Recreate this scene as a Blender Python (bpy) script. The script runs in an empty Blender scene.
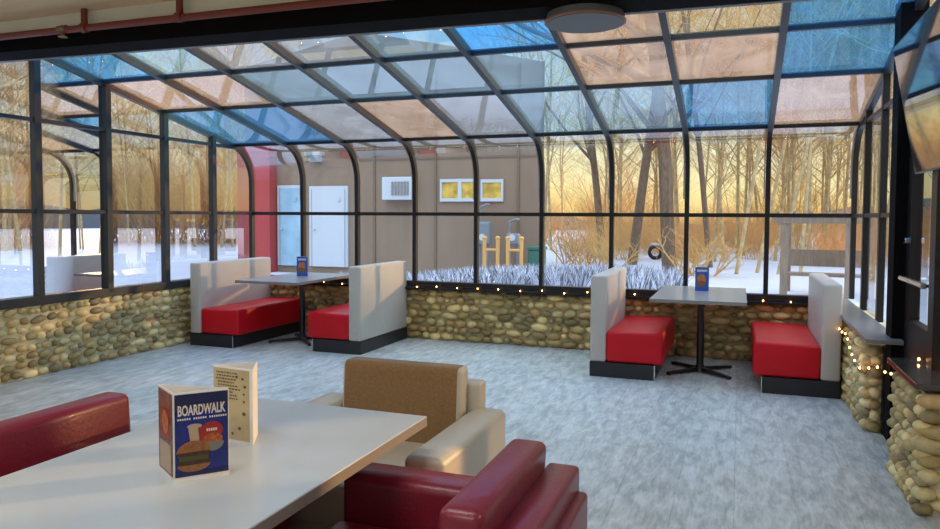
import bpy, bmesh, math, random
from mathutils import Vector, Matrix, Euler
random.seed(7)
C = bpy.context.scene.collection
R = math.radians

# ------------------------------------------------------------------ materials
def newmat(name):
    m = bpy.data.materials.new(name); m.use_nodes = True
    return m, m.node_tree.nodes, m.node_tree.links, m.node_tree.nodes['Principled BSDF']

def mat(name, col, rough=.5, metal=0., noise=0., nscale=8., bump=0., bscale=60., spec=.5, coat=0., emit=None, es=0., stretch=(1,1,1), sheen=0.):
    m, n, l, b = newmat(name)
    b.inputs['Base Color'].default_value = (*col, 1); b.inputs['Roughness'].default_value = rough
    b.inputs['Metallic'].default_value = metal; b.inputs['Specular IOR Level'].default_value = spec
    b.inputs['Coat Weight'].default_value = coat; b.inputs['Sheen Weight'].default_value = sheen
    if emit: b.inputs['Emission Color'].default_value = (*emit, 1); b.inputs['Emission Strength'].default_value = es
    tc = n.new('ShaderNodeTexCoord'); mp = n.new('ShaderNodeMapping'); mp.inputs['Scale'].default_value = stretch
    l.new(tc.outputs['Object'], mp.inputs[0])
    if noise:
        t = n.new('ShaderNodeTexNoise'); t.inputs['Scale'].default_value = nscale; t.inputs['Detail'].default_value = 5
        l.new(mp.outputs[0], t.inputs['Vector'])
        r = n.new('ShaderNodeValToRGB'); r.color_ramp.elements[0].position = .3; r.color_ramp.elements[1].position = .7
        r.color_ramp.elements[0].color = (*[max(0, c*(1-noise)) for c in col], 1)
        r.color_ramp.elements[1].color = (*[min(1, c*(1+noise)) for c in col], 1)
        l.new(t.outputs['Fac'], r.inputs[0]); l.new(r.outputs[0], b.inputs['Base Color'])
    if bump:
        t2 = n.new('ShaderNodeTexNoise'); t2.inputs['Scale'].default_value = bscale; t2.inputs['Detail'].default_value = 4
        l.new(mp.outputs[0], t2.inputs['Vector'])
        bp = n.new('ShaderNodeBump'); bp.inputs['Strength'].default_value = bump; bp.inputs['Distance'].default_value = .01
        l.new(t2.outputs['Fac'], bp.inputs['Height']); l.new(bp.outputs[0], b.inputs['Normal'])
    return m

def glass(name, tint, refl=1.0, base=.02, haze=0., hazecol=(1,1,1), rough=0.0):
    m = bpy.data.materials.new(name); m.use_nodes = True
    n, l = m.node_tree.nodes, m.node_tree.links; n.clear()
    out = n.new('ShaderNodeOutputMaterial')
    tr = n.new('ShaderNodeBsdfTransparent'); tr.inputs[0].default_value = (*tint, 1)
    gl = n.new('ShaderNodeBsdfGlossy'); gl.inputs['Roughness'].default_value = rough
    fr = n.new('ShaderNodeFresnel'); fr.inputs[0].default_value = 1.5
    ma = n.new('ShaderNodeMath'); ma.operation = 'MULTIPLY_ADD'; ma.inputs[1].default_value = refl; ma.inputs[2].default_value = base; ma.use_clamp = True
    l.new(fr.outputs[0], ma.inputs[0])
    src = tr.outputs[0]
    if haze:
        tl = n.new('ShaderNodeBsdfTranslucent'); tl.inputs[0].default_value = (*hazecol, 1)
        df = n.new('ShaderNodeBsdfDiffuse'); df.inputs[0].default_value = (*hazecol, 1)
        mh = n.new('ShaderNodeMixShader'); mh.inputs[0].default_value = .25
        l.new(tl.outputs[0], mh.inputs[1]); l.new(df.outputs[0], mh.inputs[2])
        tn = n.new('ShaderNodeTexNoise'); tn.inputs['Scale'].default_value = 2.2; tn.inputs['Detail'].default_value = 5; tn.inputs['Distortion'].default_value = 1.2
        tc = n.new('ShaderNodeTexCoord'); l.new(tc.outputs['Object'], tn.inputs['Vector'])
        mr = n.new('ShaderNodeMapRange'); mr.inputs[1].default_value = .3; mr.inputs[2].default_value = .7
        mr.inputs[3].default_value = haze*.6; mr.inputs[4].default_value = min(1, haze*1.4); l.new(tn.outputs['Fac'], mr.inputs[0])
        mx = n.new('ShaderNodeMixShader'); l.new(mr.outputs[0], mx.inputs[0])
        l.new(src, mx.inputs[1]); l.new(mh.outputs[0], mx.inputs[2]); src = mx.outputs[0]
    mix = n.new('ShaderNodeMixShader'); l.new(ma.outputs[0], mix.inputs[0]); l.new(src, mix.inputs[1]); l.new(gl.outputs[0], mix.inputs[2])
    l.new(mix.outputs[0], out.inputs[0])
    return m

M = {}
M['frame'] = mat('bronze_frame', (.014,.011,.011), .42, spec=.35)
M['frame_roof'] = mat('skylit_bronze_frame', (.03,.034,.04), .4, spec=.5)  # bluish grey puts the sky light on the rafters into the colour
M['frame_left'] = mat('grey_frame', (.03,.032,.034), .45, spec=.35)
M['gasket'] = mat('pale_gasket', (.34,.27,.24), .5)
M['beam'] = mat('black_beam', (.006,.005,.005), .9, spec=.1)
M['channel'] = mat('grey_channel', (.21,.20,.22), .55)
M['cream'] = mat('cream_paint', (.85,.83,.68), .7, noise=.06, nscale=2)
M['tan'] = mat('tan_paint', (.72,.50,.30), .8, noise=.12, nscale=3, stretch=(.4,3,1))
M['white'] = mat('white_paint', (.72,.70,.64), .7)
M['mortar_left'] = mat('pale_mortar', (.62,.55,.34), .95, noise=.12, nscale=14, bump=.4)
M['mortar_back'] = mat('olive_mortar', (.48,.40,.22), .95, noise=.15, nscale=14, bump=.4)
M['mortar_right'] = mat('cream_mortar', (.62,.55,.38), .95, noise=.15, nscale=14, bump=.4)
M['vinyl'] = mat('greige_vinyl', (.53,.475,.41), .45, noise=.03, nscale=3, bump=.05, bscale=200)
M['red_vinyl'] = mat('bright_red_vinyl', (.60,.003,.012), .42, bump=.05, bscale=120, spec=.3)
M['burgundy'] = mat('burgundy_vinyl', (.20,.010,.026), .36, noise=.06, nscale=4, bump=.12, bscale=90, coat=.12)
M['cream_vinyl'] = mat('cream_vinyl', (.56,.50,.39), .42, noise=.03, nscale=5, bump=.1, bscale=110, coat=.1)
M['brown_fabric'] = mat('brown_fabric', (.26,.145,.055), .9, noise=.14, nscale=90, bump=.3, bscale=400, sheen=.2)
M['base'] = mat('black_toe_kick', (.012,.012,.014), .35)
M['black_metal'] = mat('black_metal', (.01,.01,.011), .38, spec=.6)
M['table_top'] = mat('grey_white_laminate', (.45,.485,.50), .30, noise=.03, nscale=3, coat=.15)
M['table_small'] = mat('grey_laminate', (.27,.27,.27), .3, coat=.1)
M['table_edge'] = mat('taupe_edge', (.25,.215,.19), .5)
M['foot'] = mat('dark_foot', (.02,.018,.016), .5)
M['chrome'] = mat('chrome', (.8,.8,.8), .22, metal=1)
M['pipe'] = mat('red_brown_pipe', (.20,.03,.015), .45)
M['brass'] = mat('dull_brass', (.24,.19,.07), .4, metal=.6)
M['bulb'] = mat('warm_bulb', (1,.6,.25), .4, emit=(1,.42,.11), es=20)
M['wire'] = mat('dark_wire', (.05,.035,.02), .5)
M['screen'] = mat('tv_screen', (.012,.012,.014), .04, spec=1.0, coat=1.0)
M['bezel'] = mat('tv_bezel', (.01,.01,.011), .3)
M['ledge'] = mat('dark_glossy_ledge', (.06,.045,.04), .1, coat=.4)
M['sill_grey'] = mat('grey_metal_sill', (.25,.25,.26), .3, metal=.3)
M['lamp_grey'] = mat('grey_lamp_face', (.13,.13,.125), .5)
M['lamp_rim'] = mat('lamp_rim', (.4,.16,.09), .4)  # orange reflection along the rim put into its colour
# exterior
M['snow'] = mat('snow', (.48,.51,.63), .8, noise=.06, nscale=.7, bump=.3, bscale=5)
M['siding'] = mat('brown_siding', (.24,.165,.115), .85, noise=.07, nscale=2, stretch=(1,1,.25), bump=.1, bscale=30)
M['batten'] = mat('siding_batten', (.17,.115,.08), .85)
M['red_wall'] = mat('red_wall', (.36,.035,.04), .7, noise=.05, nscale=2)
M['extwhite'] = mat('exterior_white', (.50,.53,.58), .6)
M['frosty'] = mat('frosted_door', (.26,.42,.54), .4, noise=.15, nscale=3)
M['warmpane'] = mat('warm_window_pane', (.55,.36,.07), .15, noise=.5, nscale=4, coat=.5)
M['grille'] = mat('grille', (.22,.21,.20), .5)
M['meter'] = mat('meter_grey', (.18,.2,.23), .5)
M['yellow'] = mat('yellow_post', (.60,.33,.10), .5)
M['green'] = mat('green_box', (.03,.12,.09), .5)
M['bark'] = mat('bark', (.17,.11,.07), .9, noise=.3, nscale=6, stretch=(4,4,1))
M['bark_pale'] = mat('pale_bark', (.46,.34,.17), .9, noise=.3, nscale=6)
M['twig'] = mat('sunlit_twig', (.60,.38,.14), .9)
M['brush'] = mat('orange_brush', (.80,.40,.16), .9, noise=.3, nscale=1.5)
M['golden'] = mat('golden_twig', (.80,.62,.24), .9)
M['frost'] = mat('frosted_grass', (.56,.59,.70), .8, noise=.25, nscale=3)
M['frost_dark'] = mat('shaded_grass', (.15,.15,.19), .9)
M['wood'] = mat('weathered_wood', (.24,.17,.12), .8, noise=.2, nscale=6, stretch=(4,4,.6))
M['ridge'] = mat('far_ridge', (.12,.13,.15), 1)
M['tyre'] = mat('black_rubber', (.012,.012,.013), .8)
# printing
M['p_white'] = mat('print_white', (.80,.78,.74), .4)
M['p_text'] = mat('print_offwhite', (.62,.57,.50), .5)
M['p_blue'] = mat('print_blue', (.012,.022,.18), .25, noise=.25, nscale=14)
M['p_navy'] = mat('print_navy', (.01,.012,.07), .3)
M['p_red'] = mat('print_red', (.30,.02,.02), .35)
M['p_bun'] = mat('print_bun', (.24,.10,.03), .35, noise=.3, nscale=60)
M['p_meat'] = mat('print_patty', (.045,.018,.01), .4, noise=.4, nscale=80)
M['p_green'] = mat('print_green', (.05,.06,.02), .4)
M['p_cup'] = mat('print_cup', (.40,.30,.20), .4)
M['p_fries'] = mat('print_fries', (.36,.09,.02), .4, noise=.5, nscale=120)
M['p_bowl'] = mat('print_bowl', (.16,.17,.14), .4)
M['p_brown'] = mat('print_brown', (.22,.07,.045), .4, noise=.6, nscale=40)
M['p_cream'] = mat('print_cream', (.50,.40,.22), .5, noise=.12, nscale=18)
M['p_ink'] = mat('print_ink', (.10,.07,.03), .5)
M['p_orange'] = mat('print_orange', (.55,.17,.04), .4, noise=.4, nscale=60)
M['p_lblue'] = mat('print_light_blue', (.03,.10,.40), .3)

# glass
M['g_back'] = glass('glass_back', (.94,.95,.94), .5, .005)
M['g_left'] = glass('glass_left', (.76,.77,.78), 1.8, .18)
M['g_right'] = glass('glass_right', (.88,.93,.96), .6, .01)
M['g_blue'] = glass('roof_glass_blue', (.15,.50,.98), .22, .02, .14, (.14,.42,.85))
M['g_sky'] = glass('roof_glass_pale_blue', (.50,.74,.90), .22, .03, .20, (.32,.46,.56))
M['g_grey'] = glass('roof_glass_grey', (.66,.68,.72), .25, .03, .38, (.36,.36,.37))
M['g_tan_refl'] = glass('roof_glass_tan_reflection', (.80,.58,.42), .25, .03, .45, (.50,.33,.23))  # tan haze painted in place of warm reflections in the glass
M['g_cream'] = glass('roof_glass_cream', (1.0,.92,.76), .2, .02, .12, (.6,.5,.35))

def floor_mat():
    m, n, l, b = newmat('grey_plank_floor')
    tc = n.new('ShaderNodeTexCoord')
    mp = n.new('ShaderNodeMapping'); mp.inputs['Rotation'].default_value = (0,0,R(90)); l.new(tc.outputs['Object'], mp.inputs[0])
    br = n.new('ShaderNodeTexBrick'); br.inputs['Scale'].default_value = 1
    br.inputs['Brick Width'].default_value = 1.2; br.inputs['Row Height'].default_value = .3
    br.inputs['Mortar Size'].default_value = .0022; br.offset = .37
    br.inputs['Color1'].default_value = (.46,.475,.46,1); br.inputs['Color2'].default_value = (.53,.545,.525,1); br.inputs['Mortar'].default_value = (.36,.36,.35,1)
    l.new(mp.outputs[0], br.inputs['Vector'])
    def noise(scale, st, d=6, dist=0):
        mm = n.new('ShaderNodeMapping'); mm.inputs['Scale'].default_value = st; l.new(tc.outputs['Object'], mm.inputs[0])
        t = n.new('ShaderNodeTexNoise'); t.inputs['Scale'].default_value = scale; t.inputs['Detail'].default_value = d; t.inputs['Distortion'].default_value = dist
        l.new(mm.outputs[0], t.inputs['Vector']); return t
    a = noise(5, (3.0,.9,1), 8, .6); c = noise(22, (3,.5,1), 6); e = noise(1.1, (1,1,1), 3)
    mul = n.new('ShaderNodeMix'); mul.data_type = 'RGBA'; mul.blend_type = 'OVERLAY'; mul.inputs[0].default_value = .5
    r = n.new('ShaderNodeValToRGB'); r.color_ramp.elements[0].position = .33; r.color_ramp.elements[1].position = .68
    r.color_ramp.elements[0].color = (.25,.25,.25,1); r.color_ramp.elements[1].color = (.80,.80,.79,1)
    l.new(a.outputs['Fac'], r.inputs[0]); l.new(br.outputs[0], mul.inputs[6]); l.new(r.outputs[0], mul.inputs[7])
    m2 = n.new('ShaderNodeMix'); m2.data_type = 'RGBA'; m2.blend_type = 'OVERLAY'; m2.inputs[0].default_value = .35
    r2 = n.new('ShaderNodeValToRGB'); r2.color_ramp.elements[0].position = .35; r2.color_ramp.elements[1].position = .65
    r2.color_ramp.elements[0].color = (.3,.3,.3,1); r2.color_ramp.elements[1].color = (.72,.72,.72,1)
    l.new(c.outputs['Fac'], r2.inputs[0]); l.new(mul.outputs[2], m2.inputs[6]); l.new(r2.outputs[0], m2.inputs[7])
    m3 = n.new('ShaderNodeMix'); m3.data_type = 'RGBA'; m3.blend_type = 'SOFT_LIGHT'; m3.inputs[0].default_value = .5
    r3 = n.new('ShaderNodeValToRGB'); r3.color_ramp.elements[0].position = .4; r3.color_ramp.elements[1].position = .6
    r3.color_ramp.elements[0].color = (.50,.52,.50,1); r3.color_ramp.elements[1].color = (.58,.55,.50,1)
    l.new(e.outputs['Fac'], r3.inputs[0]); l.new(m2.outputs[2], m3.inputs[6]); l.new(r3.outputs[0], m3.inputs[7])
    l.new(m3.outputs[2], b.inputs['Base Color'])
    b.inputs['Roughness'].default_value = .38
    bp = n.new('ShaderNodeBump'); bp.inputs['Strength'].default_value = .10; bp.inputs['Distance'].default_value = .004
    l.new(a.outputs['Fac'], bp.inputs['Height']); l.new(bp.outputs[0], b.inputs['Normal'])
    return m
M['floor'] = floor_mat()

def stone_mat():
    m, n, l, b = newmat('river_stone')
    at = n.new('ShaderNodeVertexColor'); at.layer_name = 'Col'
    tc = n.new('ShaderNodeTexCoord'); t = n.new('ShaderNodeTexNoise'); t.inputs['Scale'].default_value = 22; t.inputs['Detail'].default_value = 5
    l.new(tc.outputs['Object'], t.inputs['Vector'])
    mx = n.new('ShaderNodeMix'); mx.data_type = 'RGBA'; mx.blend_type = 'OVERLAY'; mx.inputs[0].default_value = .5
    l.new(at.outputs[0], mx.inputs[6]); l.new(t.outputs['Fac'], mx.inputs[7]); l.new(mx.outputs[2], b.inputs['Base Color'])
    b.inputs['Roughness'].default_value = .5
    return m
M['stone'] = stone_mat()

# ------------------------------------------------------------------ helpers
def tag(o, label=None, cat=None, group=None, kind=None):
    if label: o['label'] = label
    if cat: o['category'] = cat
    if group: o['group'] = group
    if kind: o['kind'] = kind
    return o
def thing(name, label, cat, loc=(0,0,0), rz=0., group=None):
    o = bpy.data.objects.new(name, None); C.objects.link(o); o.empty_display_size = .1
    o.location = loc; o.rotation_euler = (0,0,rz); return tag(o, label, cat, group)
def obj(name, bm, mats, parent=None, smooth=False, sharp=40):
    me = bpy.data.meshes.new(name)
    bmesh.ops.recalc_face_normals(bm, faces=bm.faces)
    bm.to_mesh(me); bm.free()
    for x in (mats if isinstance(mats, (list, tuple)) else [mats]): me.materials.append(x)
    if smooth:
        for p in me.polygons: p.use_smooth = True
        me.set_sharp_from_angle(angle=R(sharp))
    o = bpy.data.objects.new(name, me); C.objects.link(o)
    if parent: o.parent = parent
    return o
def struct(name, bm, mats, parent=None, smooth=False):
    o = obj(name, bm, mats, parent, smooth)
    if not parent: o['kind'] = 'structure'
    return o
def dup(root, loc=None, rz=None, label=None, group=None, scale=None):
    r = root.copy(); C.objects.link(r)
    if loc is not None: r.location = loc
    if rz is not None: r.rotation_euler = (0,0,rz)
    if scale is not None: r.scale = (scale,)*3 if not isinstance(scale, tuple) else scale
    if label: r['label'] = label
    if group: r['group'] = group
    for ch in list(root.children):
        c = ch.copy(); C.objects.link(c); c.parent = r
        for g in ch.children:
            d = g.copy(); C.objects.link(d); d.parent = c
    return r
BM = bmesh.new
def box(bm, a, b, mi=0, bev=0., seg=2):
    a, b = Vector(a), Vector(b); c = (a+b)/2; s = b-a
    r = bmesh.ops.create_cube(bm, size=1, matrix=Matrix.Translation(c) @ Matrix.Diagonal((*[abs(x) for x in s],1)))
    fs = set(f for v in r['verts'] for f in v.link_faces)
    for f in fs: f.material_index = mi
    if bev:
        es = list(set(e for v in r['verts'] for e in v.link_edges))
        q = bmesh.ops.bevel(bm, geom=es, offset=bev, segments=seg, affect='EDGES', profile=.5)
        for f in q['faces']: f.material_index = mi
def poly(bm, pts, mi=0):
    f = bm.faces.new([bm.verts.new(p) for p in pts]); f.material_index = mi; return f
def sphere(bm, c, s, sub=2, rot=None, mi=0):
    mt = Matrix.Translation(c) @ (rot.to_4x4() if rot else Matrix()) @ Matrix.Diagonal((*s,1))
    r = bmesh.ops.create_icosphere(bm, subdivisions=sub, radius=1, matrix=mt)
    for v in r['verts']:
        for f in v.link_faces: f.material_index = mi
    return r['verts']
def cyl(bm, p, q, r1, r2=None, n=16, mi=0, caps=True):
    p, q = Vector(p), Vector(q); d = q-p
    rot = d.to_track_quat('Z','Y').to_matrix().to_4x4()
    r = bmesh.ops.create_cone(bm, cap_ends=caps, segments=n, radius1=r1, radius2=r1 if r2 is None else r2, depth=d.length, matrix=Matrix.Translation((p+q)/2) @ rot)
    for v in r['verts']:
        for f in v.link_faces: f.material_index = mi
def tube(bm, pts, rad, n=8, mi=0):
    pts = [Vector(p) for p in pts]; rings = []
    for i, p in enumerate(pts):
        d = (pts[min(i+1,len(pts)-1)]-pts[max(i-1,0)]).normalized()
        q = d.to_track_quat('Z','Y'); r = rad[i] if isinstance(rad, list) else rad
        rings.append([bm.verts.new(p + q @ Vector((r*math.cos(2*math.pi*k/n), r*math.sin(2*math.pi*k/n), 0))) for k in range(n)])
    for a, b in zip(rings, rings[1:]):
        for k in range(n):
            f = bm.faces.new((a[k], a[(k+1)%n], b[(k+1)%n], b[k])); f.material_index = mi
def extr(bm, prof, f3, depth, mi=0):
    """extrude 2-D profile; f3(u,v,w)->xyz, w in (d0,d1)"""
    A = [bm.verts.new(f3(u,v,depth[0])) for u,v in prof]; B = [bm.verts.new(f3(u,v,depth[1])) for u,v in prof]
    fs = [bm.faces.new(A), bm.faces.new(B)]
    for i in range(len(prof)):
        j = (i+1)%len(prof); fs.append(bm.faces.new((A[i],A[j],B[j],B[i])))
    for f in fs: f.material_index = mi

# ------------------------------------------------------------------ dimensions
XL, XR, YB = -6.12, 1.06, 8.15
BAY = (XR-XL)/9
SL = .22; RC = .48; ZC = 1.94
def roofz(y): return 2.41 + SL*(7.774-y)
def eave_path(n=8):
    pts = []
    for i in range(n+1):
        a = R(77.5)*i/n; pts.append((YB-RC+RC*math.cos(a), ZC+RC*math.sin(a)))
    return pts
YBEAM = 4.60

# ------------------------------------------------------------------ floor / stone knee walls
bm = BM(); box(bm, (-6.6,-3.2,-.06), (3.4,8.6,0)); struct('floor', bm, M['floor'])

STONES = [(.62,.54,.36),(.54,.47,.29),(.70,.62,.44),(.50,.43,.26),(.58,.48,.30),(.68,.61,.45),(.44,.38,.25),(.57,.46,.30),(.56,.51,.37)]
def stone_face(bm, col, origin, uax, nax, length, z0, z1, dark=1., rows=8, w0=.12, prot=.026, big=1., tint=(1,1,1), step=1.0, single=0):
    """cobbles over a face starting at origin, running along uax, bulging along nax"""
    o = Vector(origin); u = Vector(uax); nn = Vector(nax); up = Vector((0,0,1))
    rh = (z1-z0)/rows
    basis = Matrix((u, nn, up)).transposed()
    for r in range(rows):
        x = -random.random()*w0*.3
        while x < length:
            w = w0*random.uniform(.62,1.3); h = rh*random.uniform(.74,.96)*big
            if random.random() < .16: w = rh*random.uniform(.7,.95); h = w*.85
            if single: w = length*random.uniform(.9,1.1); x = (length-w)/2
            cx = x+w/2; x += w*random.uniform(1.0,1.1)*step
            if single: x = length+1
            if cx < w*.2 or cx > length-w*.25: continue
            zc = z0+rh*(r+.5)+random.uniform(-.13,.13)*rh
            zc = min(max(zc, z0+h*.45), z1-h*.45)
            c = o + u*cx + nn*random.uniform(-.004,.006) + up*zc
            rot = basis @ Euler((0, random.uniform(-.22,.22), 0)).to_matrix()
            vs = sphere(bm, c, (w*.50, prot+random.uniform(0,.018), h*.52), 2, rot, 1)
            k = random.choice(STONES); b = random.uniform(.86,1.12)*dark
            g_ = sum(k)/3; k = [c_*.72+g_*.30 for c_ in k]
            rc = (min(1,k[0]*b*tint[0]), min(1,k[1]*b*tint[1]), min(1,k[2]*b*tint[2]), 1)
            sq = random.uniform(.02,.10)
            for v in vs:
                d = v.co-c; v.co += nn*(sq*d.dot(u)*.4)
                for lp in v.link_loops: lp[col] = rc
def stone_wall(name, boxes, faces, mortar, **kw):
    bm = BM(); col = bm.loops.layers.color.new('Col')
    for a, b in boxes: box(bm, a, b)
    for f in faces: stone_face(bm, col, *f[:6], **{**kw, **(f[6] if len(f) > 6 else {})})
    o = struct(name, bm, [mortar, M['stone']])
    for p in o.data.polygons: p.use_smooth = p.material_index == 1
    return o
stone_wall('wall_left', [((-6.4,3.2,0),(-6.10,8.5,.66))], [((-6.10,3.2,0),(0,1,0),(1,0,0),4.95,.0,.66)], M['mortar_left'], dark=1.30, w0=.135, prot=.036, step=.98, big=1.04, tint=(1.03,1.0,.88))
stone_wall('wall_back', [((-6.10,8.16,0),(.84,8.5,.62))], [((-6.10,8.16,0),(1,0,0),(0,-1,0),6.95,.0,.62)], M['mortar_back'], dark=1.28, w0=.165, rows=7, prot=.05, step=.93, big=1.12, tint=(1.05,.985,.82))
stone_wall('wall_right', [((.87,5.76,0),(1.2,8.5,.62)), ((.895,4.22,0),(1.6,4.90,.62))],
    [((.87,5.74,0),(0,1,0),(-1,0,0),2.4,0,.62,{'step':.9}), ((.865,5.755,0),(1,0,0),(0,-1,0),.095,0,.62,{'single':1}),
     ((.895,4.20,0),(0,1,0),(-1,0,0),.71,0,.62,{'w0':.09,'rows':9,'step':.86}), ((.87,4.22,0),(1,0,0),(0,-1,0),.7,0,.62,{'w0':.16,'step':.8,'rows':8,'big':1.2}),
     ((.88,4.90,0),(1,0,0),(0,1,0),.6,0,.62,{'w0':.15})], M['mortar_right'], dark=1.35, w0=.10, rows=8, prot=.04, big=1.1, tint=(1.02,1.0,.90))

# door-side dark plinth of the knee wall and the ledges
bm = BM(); box(bm, (.955,5.70,0), (1.12,5.765,.62)); struct('trim_1', bm, M['base'])
bm = BM(); box(bm, (.80,5.42,.675), (1.02,8.10,.705), 0, .004); struct('trim_2', bm, M['sill_grey'])
bm = BM(); box(bm, (.84,4.17,.645), (1.6,4.925,.675), 0, .006); struct('trim_3', bm, M['ledge'])
bm = BM(); box(bm, (-6.12,8.09,.625), (.82,8.2,.715), 0, .006); box(bm,(-6.12,8.05,.615),(.82,8.2,.64),0,.004); struct('trim_4', bm, M['frame'])
bm = BM(); box(bm, (-6.2,3.2,.66), (-6.07,8.12,.745), 0, .006); struct('trim_5', bm, M['frame_left'])

# ------------------------------------------------------------------ back glazing with curved eave (window_1)
def prof_sweep(bm, x, path, w, t_in, t_out, mi=0):
    """box section swept along a (y,z) path at x"""
    rings = []
    for i, (y, z) in enumerate(path):
        a = path[max(i-1,0)]; b = path[min(i+1,len(path)-1)]
        t = Vector((b[0]-a[0], b[1]-a[1])).normalized(); nrm = Vector((t.y, -t.x))   # outward: +y when going up
        pi = Vector((y,z)) - nrm*t_in; po = Vector((y,z)) + nrm*t_out
        rings.append([bm.verts.new((x-w/2,pi.x,pi.y)), bm.verts.new((x+w/2,pi.x,pi.y)), bm.verts.new((x+w/2,po.x,po.y)), bm.verts.new((x-w/2,po.x,po.y))])
    for a, b in zip(rings, rings[1:]):
        for k in range(4):
            f = bm.faces.new((a[k],a[(k+1)%4],b[(k+1)%4],b[k])); f.material_index = mi
    for rr in (rings[0], rings[-1]): bm.faces.new(rr).material_index = mi
ep = eave_path()
Y_EAVE, Z_EAVE = ep[-1]
vert = [(YB,.70),(YB,1.2),(YB,1.7)] + ep
roofp = [(Y_EAVE,Z_EAVE)] + [(y, roofz(y)) for y in (7.2,6.2,5.2,4.55)]
win1 = tag(bpy.data.objects.new('window_1', None), kind='structure'); C.objects.link(win1)
for i in range(10):
    x = XL+BAY*i
    bm = BM(); prof_sweep(bm, x, vert, .046, .045, .02)
    if 0 < i: prof_sweep(bm, x-.034, vert[2:], .012, .03, .005, 1)
    struct('mullion', bm, [M['frame'], M['gasket']], win1)
bm = BM(); box(bm, (XL,YB-.04,1.51), (XR,YB+.02,1.552)); struct('transom', bm, M['frame'], win1)
for i in range(9):
    x0, x1 = XL+BAY*i+.02, XL+BAY*(i+1)-.02
    bm = BM()
    poly(bm, [(x0,YB,.70),(x1,YB,.70),(x1,YB,1.53),(x0,YB,1.53)])
    col = [(YB,1.53)] + ep
    L = [bm.verts.new((x0,y,z)) for y,z in col]; Rr = [bm.verts.new((x1,y,z)) for y,z in col]
    for k in range(len(col)-1): bm.faces.new((L[k],Rr[k],Rr[k+1],L[k+1]))

    struct('pane', bm, M['g_back'], win1, smooth=True)

# roof glazing (window_4)
win4 = tag(bpy.data.objects.new('window_4', None), kind='structure'); C.objects.link(win4)
for i in range(10):
    x = XL+BAY*i
    bm = BM(); prof_sweep(bm, x, roofp, .05, .055, .02); struct('rafter', bm, M['frame_roof'], win4)
PUR = [Y_EAVE, 6.56, 5.72, YBEAM-.05]
for k, y in enumerate(PUR[:3]):
    bm = BM(); z = roofz(y)
    box(bm, (XL,y-.02,z-.03), (XR,y+.02,z+.015)); struct('purlin', bm, M['frame'] if k == 0 else M['frame_roof'], win4)
B, S, G, T, K = 'g_blue','g_sky','g_grey','g_tan_refl','g_cream'
TINT = [[B,T,B],[B,T,S],[G,S,G],[T,S,G],[G,S,S],[S,S,B],[S,T,T],[B,T,K],[T,B,B]]  # per-pane colours paint in reflections and uneven brightness of the roof
for i in range(9):
    x0, x1 = XL+BAY*i+.02, XL+BAY*(i+1)-.02
    for k in range(3):
        bm = BM(); y0, y1 = PUR[k], PUR[k+1]
        poly(bm, [(x0,y0,roofz(y0)),(x1,y0,roofz(y0)),(x1,y1,roofz(y1)),(x0,y1,roofz(y1))])
        struct('pane', bm, M[TINT[i][k]], win4)

# gable glazing left (window_2) and right (window_3)
def topz(y):
    if y > Y_EAVE:
        for (ya,za),(yb,zb) in zip(ep, ep[1:]):
            if yb <= y <= ya: return za+(zb-za)*(ya-y)/max(ya-yb,1e-6)
        return ZC
    return roofz(y)
def gable(name, x, ys, mi_glass, sgn, zs, fm, skip=None, dep=.05, hw=.033):
    w = tag(bpy.data.objects.new(name, None), kind='structure'); C.objects.link(w)
    for y in ys[1:]:
        bm = BM(); box(bm, (x-(.02 if sgn > 0 else dep), y-hw, zs), (x+(dep if sgn > 0 else .02), y+hw, min(topz(y),2.98)-.03))
        struct('mullion', bm, fm, w)
    bm = BM()
    for z in (1.53, 2.37):
        y1 = YB-.02 if z < ZC else 7.78
        box(bm, (x-(.02 if sgn > 0 else .025), ys[-1], z-.018), (x+(.035 if sgn > 0 else .02), y1, z+.018))
    struct('transom', bm, fm, w)
    for a, b in zip(ys, ys[1:]):
        if skip and abs(a-skip) < .05: continue
        yy = [a]
        yy += [p[0] for p in ep if b < p[0] < a]+[b]
        pts = [(x,b,zs),(x,a,zs)] + [(x,y,topz(y)) for y in yy]
        bm = BM(); poly(bm, pts); struct('pane', bm, mi_glass, w)
    return w
LY = [YB] + [YB-.8*k for k in range(1,7)]
gable('window_2', XL, LY, M['g_left'], 1, .70, M['frame_left'])
gable('window_3', XR, [YB,7.35,6.55,5.72], M['g_right'], -1, .68, M['frame'], dep=.03, hw=.03)

# right wall: posts and door
bm = BM(); box(bm, (.96,5.50,0), (1.12,5.70,2.95)); struct('trim_6', bm, M['beam'])
bm = BM(); box(bm, (1.0,4.60,0), (1.14,4.72,2.95)); struct('trim_7', bm, M['frame'])
bm = BM(); box(bm, (1.02,4.72,2.12), (1.12,5.5,2.2)); struct('trim_8', bm, M['frame'])
d = tag(bpy.data.objects.new('door_1', None), kind='structure'); C.objects.link(d); d.location = (1.06,5.1,0)
bm = BM()
for a, b in (((-.03,.27,.02),(.03,.39,2.1)), ((-.03,-.38,.02),(.03,-.27,2.1)), ((-.03,-.27,.02),(.03,.27,.85)), ((-.03,-.27,2.0),(.03,.27,2.1))): box(bm, a, b, 0, .003)
struct('door_frame', bm, M['frame'], d)
bm = BM(); poly(bm, [(0,-.27,.85),(0,.27,.85),(0,.27,2.0),(0,-.27,2.0)]); struct('door_glass', bm, M['g_right'], d)
bm = BM(); cyl(bm, (-.075,.28,1.12), (-.075,-.34,1.12), .018, n=12); cyl(bm, (-.075,.26,1.12), (-.02,.30,1.12), .012, n=10); cyl(bm, (-.075,-.32,1.12), (-.02,-.32,1.12), .012, n=10)
struct('door_handle', bm, M['chrome'], d, True)
bm = BM(); cyl(bm, (-.03,.33,1.36), (-.055,.33,1.36), .022, n=16); struct('door_lock', bm, M['chrome'], d, True)

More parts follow.
